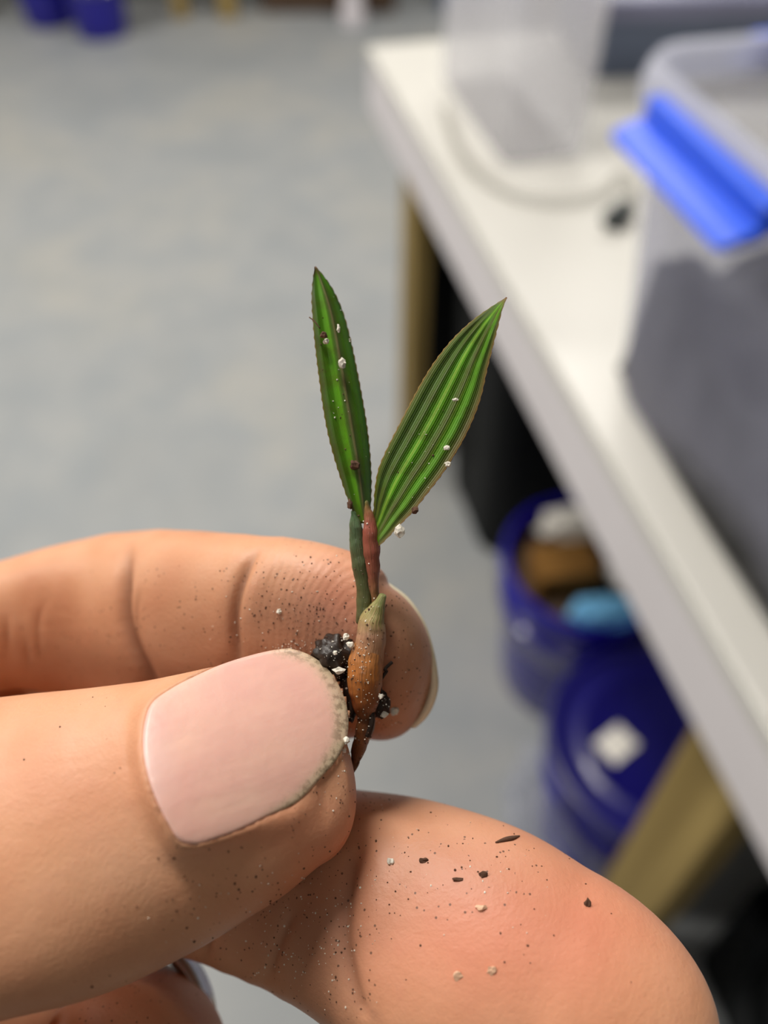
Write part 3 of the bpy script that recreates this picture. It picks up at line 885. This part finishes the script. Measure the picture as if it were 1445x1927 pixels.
# ---- silver ring
ringc = cam_pt(256, 1928, 97.5)
ax = np.array([-.25, .30, 1.0]); ax /= np.linalg.norm(ax)
a1 = np.cross(ax, [0, 1, 0]); a1 /= np.linalg.norm(a1); a2 = np.cross(ax, a1)
Vr = []; Fr = []
sec = [(-.55, -1.7), (.35, -1.8), (.75, -1.1), (.85, 0), (.75, 1.1), (.35, 1.8), (-.55, 1.7), (-.62, 0)]
for i in range(72):
    a = 2 * math.pi * i / 72
    rad = math.cos(a) * a1 + math.sin(a) * a2
    for r_, w2 in sec: Vr.append(ringc + rad * (8.9 + r_) + ax * w2)
for i in range(72):
    for j in range(8):
        Fr.append((i * 8 + j, i * 8 + (j + 1) % 8, (i + 1) % 72 * 8 + (j + 1) % 8, (i + 1) % 72 * 8 + j))
ro = to_world(ringc)
rg = mesh_obj('finger_ring', CAM + np.array(Vr) / 1000 @ R3.T, Fr, M_STEEL, None, origin=ro)
props(rg, 'plain silver ring worn on the curled finger at lower left', 'ring')

# ------------------------------------------------------------------ the seedling
SO = to_world(cam_pt(690, 1400, 79))
seed_root = empty('palm_seedling', SO, 'small two leaved palm seedling with brown seed, held between thumb and index finger', 'seedling')
def seed_part(name, V, F, mat, label=None, attrs=None, smooth=True):
    o = mesh_obj(name, CAM + np.asarray(V) / 1000 @ R3.T, F, mat, None, smooth, SO, attrs)
    o.parent = seed_root; o.location = (0, 0, 0)
    if label: o['label'] = label
    return o

def leaf(name, left, right, zl, zr, folds, amp, mat, label, fold_t=None, fold_dz=0, ns=90, nt=49):
    L_ = polyline_resample(np.array(left, float), ns); R_ = polyline_resample(np.array(right, float), ns)
    V = []; A = []; B = []
    for i in range(ns):
        s = i / (ns - 1)
        env = min(1, s * 5 + .35) * min(1, (1 - s) * 5)
        wpx = np.hypot(*(R_[i] - L_[i]))
        for j in range(nt):
            t = j / (nt - 1)
            q = L_[i] + (R_[i] - L_[i]) * t
            ph = t * folds
            tri = abs((ph % 1) * 2 - 1)              # 1 at fold edges, 0 between
            z = zl(s) * (1 - t) + zr(s) * t + amp * (tri - .5) * env * min(1, wpx / 60) - .5 * math.sin(math.pi * t) * env * 0
            if fold_t is not None and t > fold_t: z += fold_dz * (t - fold_t) / (1 - fold_t) * env
            u = q[0] + .9 * math.sin(i * 2.1 + j) * (j in (0, nt - 1)) ; v = q[1]
            V.append(cam_pt(u, v, z)); A.append(t); B.append(s)
    V = np.array(V); th = np.array([0, 0, -.13])
    n = len(V)
    VA = np.vstack([V, V + th])
    F = []
    for i in range(ns - 1):
        for j in range(nt - 1):
            a = i * nt + j
            F.append((n + a, n + a + 1, n + a + nt + 1, n + a + nt)); F.append((a, a + nt, a + nt + 1, a + 1))
    for i in range(ns - 1):
        a = i * nt; b = a + nt - 1
        F += [(a, n + a, n + a + nt, a + nt), (b, b + nt, n + b + nt, n + b)]
    for j in range(nt - 1):
        F.append((j, j + 1, n + j + 1, n + j)); k = (ns - 1) * nt + j
        F.append((k, n + k, n + k + 1, k + 1))
    return seed_part(name, VA, F, mat, label, dict(across=A + A, along=B + B))

def leaf_mat(name, stops, tipcol):
    m = Mat(name)
    t = m.attr('across'); s = m.attr('along')
    wob = m.math('MULTIPLY', m.math('SUBTRACT', m.noise(260, 3), .5), .035)
    col = m.ramp(m.math('ADD', t, wob), stops)
    # fine parallel veins
    fv = m.math('SINE', m.math('MULTIPLY', t, 190.0))
    col = m.mix(m.math('MULTIPLY', m.math('MULTIPLY_ADD', fv, .5), .12), col, s2l((120, 160, 60)))
    # bronze blotches and brown margin, tip and base
    col = m.mix(m.math('MULTIPLY', m.ramp(m.noise(420, 4, .65), [(.48, (0, 0, 0)), (.70, (1, 1, 1))]), .4), col, s2l((84, 66, 18)))
    edge = m.math('MAXIMUM', m.math('GREATER_THAN', t, .982), m.math('LESS_THAN', t, .016))
    col = m.mix(m.math('MULTIPLY', edge, .7), col, s2l((150, 116, 60)))
    tip = m.ramp(s, [(.955, (0, 0, 0)), (1.0, (1, 1, 1))])
    col = m.mix(tip, col, s2l(tipcol))
    bs = m.ramp(s, [(0, (1, 1, 1)), (.16, (0, 0, 0))])
    col = m.mix(m.math('MULTIPLY', bs, .45), col, s2l((96, 82, 30)))
    m.set(color=col, rough=.38, spec=.32, coat=.08, coat_rough=.3, sss=0.0, normal=m.bump(m.math('ADD', fv, m.noise(1400, 3)), .35, .00007))
    tl = m.add('ShaderNodeBsdfTranslucent'); m.link(col, tl.inputs['Color'])
    mx = m.add('ShaderNodeMixShader'); mx.inputs[0].default_value = .18
    m.link(m.b.outputs[0], mx.inputs[1]); m.link(tl.outputs[0], mx.inputs[2]); m.link(mx.outputs[0], m.out.inputs['Surface'])
    return m.m
G1 = s2l((88, 152, 16)); G2 = s2l((100, 168, 18)); G3 = s2l((76, 128, 18)); G4 = s2l((156, 190, 66)); BZ = s2l((88, 98, 22)); GD = s2l((66, 122, 48))
ML1 = leaf_mat('left_leaf_green', [(0, BZ), (.10, s2l((84, 104, 54))), (.2, G3), (.34, G1), (.46, G2), (.56, s2l((104, 132, 64))), (.62, s2l((164, 154, 106))), (.655, s2l((80, 98, 48))), (.78, G3), (.88, G1), (.95, GD), (1, BZ)], (120, 76, 44))
ML2 = leaf_mat('right_leaf_green', [(0, s2l((140, 128, 66))), (.03, BZ), (.12, s2l((72, 104, 34))), (.2, s2l((80, 112, 34))), (.27, s2l((82, 104, 34))), (.33, G1), (.39, G2), (.41, G4), (.43, G2), (.52, G1), (.58, s2l((84, 108, 32))), (.64, s2l((92, 104, 36))),
    (.66, s2l((96, 136, 40))), (.675, G4), (.70, G2), (.80, G1), (.87, s2l((88, 118, 36))), (.93, s2l((98, 96, 42))), (1, s2l((122, 92, 52)))], (130, 82, 50))
# outlines run from the base to the tip
L_l = [(678, 985), (668, 970), (655, 942), (642, 905), (628, 860), (617, 818), (608, 770), (600, 712), (593, 655), (588, 600), (586, 560), (588, 530), (592, 502)]
L_r = [(696, 985), (697, 965), (699, 930), (699, 890), (696, 845), (690, 795), (681, 742), (671, 690), (659, 634), (645, 585), (627, 545), (610, 520), (594, 501)]
leaf('leaf', L_l, L_r, lambda s: 78.3 + 2.5 * s * s, lambda s: 78.6 + 2.8 * s * s, 3.1, .26, ML1, 'narrow upright leaf folded along its right side', .62, 1.6)
R_l = [(699, 978), (703, 955), (704, 930), (711, 885), (725, 850), (746, 808), (771, 760), (796, 714), (822, 674), (855, 634), (892, 600), (926, 576), (953, 559)]
R_r = [(713, 1028), (725, 1017), (751, 990), (780, 960), (805, 928), (832, 893), (852, 862), (872, 828), (891, 788), (906, 745), (916, 700), (927, 655), (938, 612), (946, 580), (954, 560)]
leaf('leaf', R_l, R_r, lambda s: 78.2 - 1.6 * s, lambda s: 77.4 - 2.0 * s * s, 5.5, .20, ML2, 'broader pleated leaf leaning to the right')

def stemmat(name, stops, rough=.5, coat=.15, grain=900, streak=.35, fib=(120, 80, 46)):
    m = Mat(name)
    col = m.ramp(m.math('ADD', m.attr('along'), m.math('MULTIPLY', m.math('SUBTRACT', m.noise(380, 4), .5), .16)), stops)
    cx = m.add('ShaderNodeCombineXYZ'); m.link(m.math('MULTIPLY', m.attr('around'), 46.0), cx.inputs[0]); m.link(m.math('MULTIPLY', m.attr('along'), 3.2), cx.inputs[1])
    nf = m.add('ShaderNodeTexNoise'); nf.inputs['Scale'].default_value = 1.0; nf.inputs['Detail'].default_value = 4; nf.inputs['Roughness'].default_value = .6
    m.link(cx.outputs[0], nf.inputs['Vector'])
    col = m.mix(m.math('MULTIPLY', m.ramp(nf.outputs['Fac'], [(.42, (0, 0, 0)), (.66, (1, 1, 1))]), .55), col, s2l(fib))
    col = m.mix(m.math('MULTIPLY', m.ramp(m.noise(grain, 4, .65), [(.48, (0, 0, 0)), (.7, (1, 1, 1))]), streak), col, s2l((84, 56, 30)))
    m.set(color=col, rough=rough, coat=coat, normal=m.bump(nf.outputs['Fac'], .6, .00025, m.bump(m.noise(grain, 3), .4, .00015)))
    return m.m
def stem(name, st, stops, label, cap0=.3, cap1=.4, n=50, **kw):
    V, F, al = loft(st, n, 24, cap0, cap1, 5)
    V = np.array([p + np.array(noise.noise_vector(Vector(p * .8))) * .14 + np.array(noise.noise_vector(Vector(p * 2.3))) * .05 for p in V])
    return seed_part(name, V, F, stemmat(name + '_' + label.split()[0], stops, **kw), label, dict(along=al, around=loft.around))
stem('leaf_sheath', [(683, 1170, 79.4, 14, .75), (684, 1110, 79.3, 14, .75), (677, 1060, 79, 15, .75), (671, 1015, 78.8, 15, .7), (668, 985, 78.6, 11, .55), (666, 966, 78.6, 6, .35)],
     [(0, s2l((96, 92, 50))), (.4, s2l((98, 104, 62))), (.75, s2l((92, 118, 82))), (1, s2l((72, 110, 60)))], 'grey green sheath below the left leaf', fib=(66, 84, 52))
stem('leaf_sheath', [(705, 1130, 79.0, 8, .5), (703, 1085, 78.6, 11, .65), (700, 1040, 78.3, 15, .8), (698, 1000, 78.1, 15, .8), (694, 968, 78.1, 9, .5), (691, 950, 78.1, 4, .3)],
     [(0, s2l((140, 112, 62))), (.3, s2l((166, 96, 74))), (.7, s2l((168, 84, 70))), (.9, s2l((140, 110, 54))), (1, s2l((96, 120, 44)))], 'reddish pink sheath below the right leaf', streak=.15)
stem('basal_sheath', [(690, 1250, 79, 31, 1.7), (697, 1205, 78.6, 28, 1.5), (700, 1170, 78.5, 24, 1.3), (709, 1145, 78.5, 16, .9), (719, 1124, 78.5, 8, .45)],
     [(0, s2l((184, 112, 50))), (.16, s2l((180, 122, 76))), (.4, s2l((170, 126, 98))), (.6, s2l((142, 134, 74))), (1, s2l((104, 128, 56)))], 'papery tan sheath with a pointed green tip', cap1=.35, streak=.2, fib=(206, 160, 122))
stem('stem_base', [(688, 1345, 79, 17, .9), (687, 1318, 78.8, 27, 1.4), (686, 1280, 78.6, 33, 1.75), (689, 1240, 78.6, 32, 1.7), (695, 1205, 78.8, 25, 1.3)],
     [(0, s2l((84, 44, 18))), (.3, s2l((150, 80, 28))), (.6, s2l((186, 112, 44))), (1, s2l((172, 118, 70)))], 'swollen orange brown stem base', streak=.4)
stem('root', [(663, 1452, 80, 4, .3), (670, 1425, 79.8, 10, .6), (680, 1392, 79.4, 15, .8), (688, 1362, 79.2, 17, .9), (690, 1335, 79, 17, .9)],
     [(0, s2l((46, 26, 16))), (.5, s2l((120, 66, 28))), (1, s2l((96, 50, 22)))], 'brown root caked with soil', streak=.6, grain=1300)
for k, pts in enumerate([[(728, 1262, 79.0), (716, 1283, 78.4), (719, 1310, 78.3), (730, 1336, 78.5)], [(738, 1246, 79.2), (727, 1256, 78.9), (724, 1262, 78.7)], [(700, 1340, 78.3), (699, 1362, 78.2), (692, 1385, 78.5)]]):
    P_ = np.array([cam_pt(*p) for p in pts])
    o = tube('rootlet', CAM + P_ / 1000 @ R3.T, .00016 if k < 2 else .0003, simple('rootlet_brown', (44, 28, 18), .8), None, ring=6, n=16, origin=SO)
    o.parent = seed_root; o.location = (0, 0, 0)
# seed and the lump of wet soil under it
def lump(name, c, rx, ry, rz_, mat, parent, org, seed, amp=.25, freq=2.0, sub=4):
    bm = bmesh.new(); bmesh.ops.create_icosphere(bm, subdivisions=sub, radius=1)
    V = []
    for v in bm.verts:
        p = v.co
        k = 1 + amp * noise.noise(p * freq + Vector((seed, seed * .7, 0))) + amp * .5 * noise.noise(p * freq * 3 + Vector((0, seed, 1)))
        V.append(c + np.array([p.x * rx, p.y * ry, p.z * rz_]) * k)
    F = [tuple(v.index for v in f.verts) for f in bm.faces]; bm.free()
    o = mesh_obj(name, CAM + np.array(V) / 1000 @ R3.T, F, mat, None, True, org)
    if parent: o.parent = parent; o.location = (0, 0, 0)
    return o
M_SEED = simple('seed_coat', (40, 29, 22), .45, .45, 900, bump=.0002)
M_WET = simple('wet_soil', (50, 33, 23), .7, .4, 1500, bump=.0003)
o = lump('seed', cam_pt(627, 1236, 79.6), 2.0, 2.05, 1.7, M_SEED, seed_root, SO, 4, .30, 2.4); o['label'] = 'round blackish brown seed with white grit'
o = lump('soil_clod', cam_pt(656, 1310, 80.0), 1.2, 2.4, 1.0, M_WET, seed_root, SO, 8, .3); o['label'] = 'dark wet soil between nail and stem'
o = lump('soil_clod', cam_pt(715, 1325, 80.0), 1.0, 1.3, .8, M_WET, seed_root, SO, 13, .3)

# ------------------------------------------------------------------ grit
M_PERL = simple('perlite', (226, 220, 206), .8, .06, 1500, bump=.0001)
M_PALE = simple('pale_callus_grit', (222, 178, 146), .6, .06, 900)
M_CRUMB = simple('soil_crumb', (92, 63, 46), .9, .35, 1500)
def surf(u, v, z=None):
    if z is not None: return cam_pt(u, v, z)
    for k_ in range(0, 60, 3):                     # slide inwards until the skin is met
        p, n_ = hit(u + (560 - u) * k_ / 120, v + (1350 - v) * k_ / 120)
        if p is not None and np.linalg.norm(p - CAM) < .14: break
    q = R3.T @ (p - CAM) * 1000
    return q + (R3.T @ n_) * .05
def grain(name, u, v, r, mat, label, cat, z=None, asp=(1, 1, 1), seed=None):
    c = surf(u, v, z); k = r * -c[2] / FPX
    s = seed if seed is not None else u * .37 + v * .11
    o = lump(name, c, k * asp[0], k * asp[1], k * asp[2], mat, None, to_world(c), s, .55, 1.5, 2)
    o.data.polygons.foreach_set('use_smooth', [False] * len(o.data.polygons))
    return props(o, label, cat)
G = 'perlite_grain'
grain(G, 643, 684, 9, M_PERL, 'largest white perlite grain on the middle of the left leaf', 'perlite', 78.6, (.8, 1.2, .7))
grain(G, 614, 642, 5.5, M_PERL, 'small white perlite grain high on the left leaf by its dark crumb', 'perlite', 78.7)
grain(G, 637, 618, 5, M_PERL, 'pale grit on the left leaf\'s fold line', 'perlite', 79.0, (.7, 1.6, .5))
grain(G, 752, 1000, 11, M_PERL, 'white perlite flake hanging under the right leaf\'s base', 'perlite', 76.8, (.9, 1.1, .6))
grain(G, 843, 874, 6, M_PERL, 'tiny white perlite grain on the right leaf\'s lower margin', 'perlite', 76.2)
grain(G, 840, 843, 5.5, M_PERL, 'pale perlite speck on the face of the right leaf near its lower margin', 'perlite', 76.1, (1.2, .8, .5))
grain(G, 857, 752, 4.5, M_PERL, 'faint grit speck halfway up the right leaf', 'perlite', 76.0, (1.5, .6, .4))
grain(G, 742, 1337, 8.5, M_PERL, 'white perlite grain on the index fingertip right of the root', 'perlite')
grain(G, 723, 1345, 6.5, M_PERL, 'white perlite grain touching the root on its right', 'perlite', 79.0)
grain(G, 717, 1310, 5, M_PERL, 'perlite grain at the right of the orange stem base', 'perlite', 77.6)
grain(G, 637, 1262, 9, M_PERL, 'white perlite grain on the lower side of the seed', 'perlite', 77.8, (1.2, .7, .6))
grain(G, 659, 1213, 7, M_PERL, 'white perlite grain between seed and stem', 'perlite', 77.9)
grain(G, 651, 1198, 6, M_PERL, 'white perlite grain on the seed\'s upper right', 'perlite', 78.2)
grain(G, 631, 1228, 4.5, M_PERL, 'small white fleck on the seed\'s face', 'perlite', 77.9)
grain(G, 653, 1394, 8, M_PERL, 'pale perlite grain on the thumbnail\'s free edge', 'perlite')
grain(G, 645, 1412, 6, M_PERL, 'perlite grain just below the thumbnail\'s free edge', 'perlite')
grain(G, 620, 1551, 9, M_PERL, 'upper white perlite grain at the thumb\'s lower edge', 'perlite', 79.0)
grain(G, 616, 1573, 8, M_PERL, 'lower white perlite grain at the thumb\'s lower edge', 'perlite', 79.2)
grain(G, 588, 1583, 7, M_PERL, 'grey perlite grain tucked under the thumb', 'perlite', 79.4)
grain(G, 735, 1622, 7, M_PERL, 'round pale grit on the upper part of the middle finger', 'perlite')
grain(G, 862, 1837, 9, M_PALE, 'left pale grain of the two low on the middle fingertip', 'perlite', None, (1, 1, .35))
grain(G, 925, 1828, 9, M_PALE, 'right pale grain of the two low on the middle fingertip', 'perlite', None, (1, 1, .35))
grain(G, 906, 1709, 8, M_PALE, 'pale grit in the middle of the middle fingertip', 'perlite', None, (1.4, .8, .6))
grain(G, 525, 1151, 5, M_PERL, 'bright speck on the index finger pad', 'perlite')
C_ = 'soil_crumb'
grain(C_, 667, 875, 9, M_CRUMB, 'brown soil crumb low on the left leaf', 'soil crumb', 78.2)
grain(C_, 609, 630, 7, M_CRUMB, 'dark soil crumb near the left leaf\'s tip', 'soil crumb', 78.9)
grain(C_, 658, 949, 6, M_CRUMB, 'dark crumb on the left margin at the left leaf\'s base', 'soil crumb', 78.1, (.8, 1.5, .8))
grain(C_, 781, 960, 7, M_CRUMB, 'dark soil crumb on the right leaf\'s lower margin', 'soil crumb', 77.0)
grain(C_, 579, 1594, 9, M_CRUMB, 'dark crumb under the thumb\'s lower edge', 'soil crumb', 79.6)
grain(C_, 798, 1620, 7, M_CRUMB, 'dark crumb on the upper middle finger', 'soil crumb', None, (1.4, .8, .5))
grain(C_, 910, 1647, 8, M_CRUMB, 'brown crumb near the centre of the middle finger', 'soil crumb', None, (1, 1, .5))
grain(C_, 862, 1656, 7, M_CRUMB, 'reddish dark sliver on the middle finger', 'soil crumb', None, (1.7, .6, .4))
grain(C_, 1105, 1703, 9, M_CRUMB, 'soft dark crumb toward the middle finger\'s right', 'soil crumb', None, (.7, 1.2, .4))
grain(C_, 670, 1430, 8, M_CRUMB, 'dark crumb at the root tip beside the thumb', 'soil crumb', 79.6, (.7, 1.6, .7))
pts = [surf(932, 1585), surf(950, 1580), surf(965, 1577), surf(977, 1573)]
tw = tube('bark_sliver', CAM + (np.array(pts) + np.array([0, 0, .1])) / 1000 @ R3.T, .00024, M_CRUMB, None, ring=6, n=14, origin=to_world(pts[1]), prof=lambda t: .25 + .75 * math.sin(math.pi * t))
props(tw, 'thin black bark sliver on the middle finger\'s upper edge', 'bark sliver')
pts = [cam_pt(582, 597, 79.2), cam_pt(592, 605, 78.7), cam_pt(602, 618, 78.6)]
tw = tube('hair_root', CAM + np.array(pts) / 1000 @ R3.T, .00006, M_CRUMB, None, ring=5, n=14, origin=to_world(pts[1]))
props(tw, 'hair thin dark root across the left leaf\'s margin', 'hair root')

# countless tiny specks, one object per kind
sv_ = list(tri_v); sf_ = [tuple(p.vertices) for p in hm.polygons]
bpy.context.view_layer.update()
for o in seed_root.children:
    k0 = len(sv_)
    sv_ += [Vector(SO) + v.co for v in o.data.vertices]; sf_ += [tuple(i + k0 for i in p.vertices) for p in o.data.polygons]
BVH2 = BVHTree.FromPolygons(sv_, sf_)
def hit2(u, v):
    d = to_world(cam_pt(u, v, 10)) - CAM
    h = BVH2.ray_cast(Vector(CAM), Vector(d).normalized())
    return (np.array(h[0]), np.array(h[1])) if h[0] is not None and (h[0] - Vector(CAM)).length < .14 else (None, None)
def specks(name, regions, mat, label, cat, rmin, rmax):
    V = []; F = []
    ico = bmesh.new(); bmesh.ops.create_icosphere(ico, subdivisions=1, radius=1)
    iv = np.array([v.co[:] for v in ico.verts]); jf = [[v.index for v in f.verts] for f in ico.faces]; ico.free()
    for (u0, v0, su, sv, n) in regions:
        for _ in range(n):
            u, v = rng.normal(u0, su), rng.normal(v0, sv)
            p, nn_ = hit2(u, v)
            if p is None: continue
            r = rng.uniform(rmin, rmax) ** 1.0 * rng.uniform(.5, 1.0) / FPX * .079
            k = rng.uniform(.5, 1.3, 3)
            o0 = len(V)
            V += list(p + iv * k * r + nn_ * r * .2)
            F += [tuple(i + o0 for i in f) for f in jf]
    o = mesh_obj(name, np.array(V), F, mat, None, False, HAND_O)
    return props(o, label, cat, kind='stuff')
specks('soil_specks', [(560, 1150, 70, 60, 170), (340, 1170, 90, 70, 40), (90, 1220, 60, 40, 14), (780, 1250, 25, 90, 45), (640, 1480, 80, 60, 20), (830, 1600, 110, 50, 60), (480, 1700, 110, 90, 150), (1000, 1720, 150, 90, 22),
       (610, 1760, 60, 110, 90), (200, 1400, 150, 60, 14), (250, 1890, 90, 30, 30), (690, 1510, 40, 14, 30), (806, 1340, 5, 18, 40), (690, 1250, 20, 70, 40), (680, 1400, 10, 30, 40), (690, 1100, 14, 60, 20), (640, 760, 20, 120, 20), (800, 780, 60, 90, 26)], M_CRUMB, 'fine dark soil specks scattered over the fingers', 'soil specks', 1.0, 2.6)
specks('grit_specks', [(560, 1170, 90, 70, 50), (600, 1770, 60, 80, 130), (470, 1730, 90, 70, 35), (860, 1650, 120, 70, 26), (560, 1219, 30, 5, 45), (640, 1290, 12, 30, 26), (650, 1400, 8, 40, 30), (700, 1500, 40, 14, 16), (780, 1270, 30, 70, 14), (640, 1225, 26, 22, 45), (690, 1270, 18, 60, 40), (685, 1370, 12, 30, 26), (690, 1060, 14, 60, 14), (640, 720, 12, 90, 18), (800, 850, 50, 60, 22), (730, 1320, 12, 18, 20)],
       M_PERL, 'fine pale grit specks scattered over the fingers', 'grit specks', .8, 2.4)
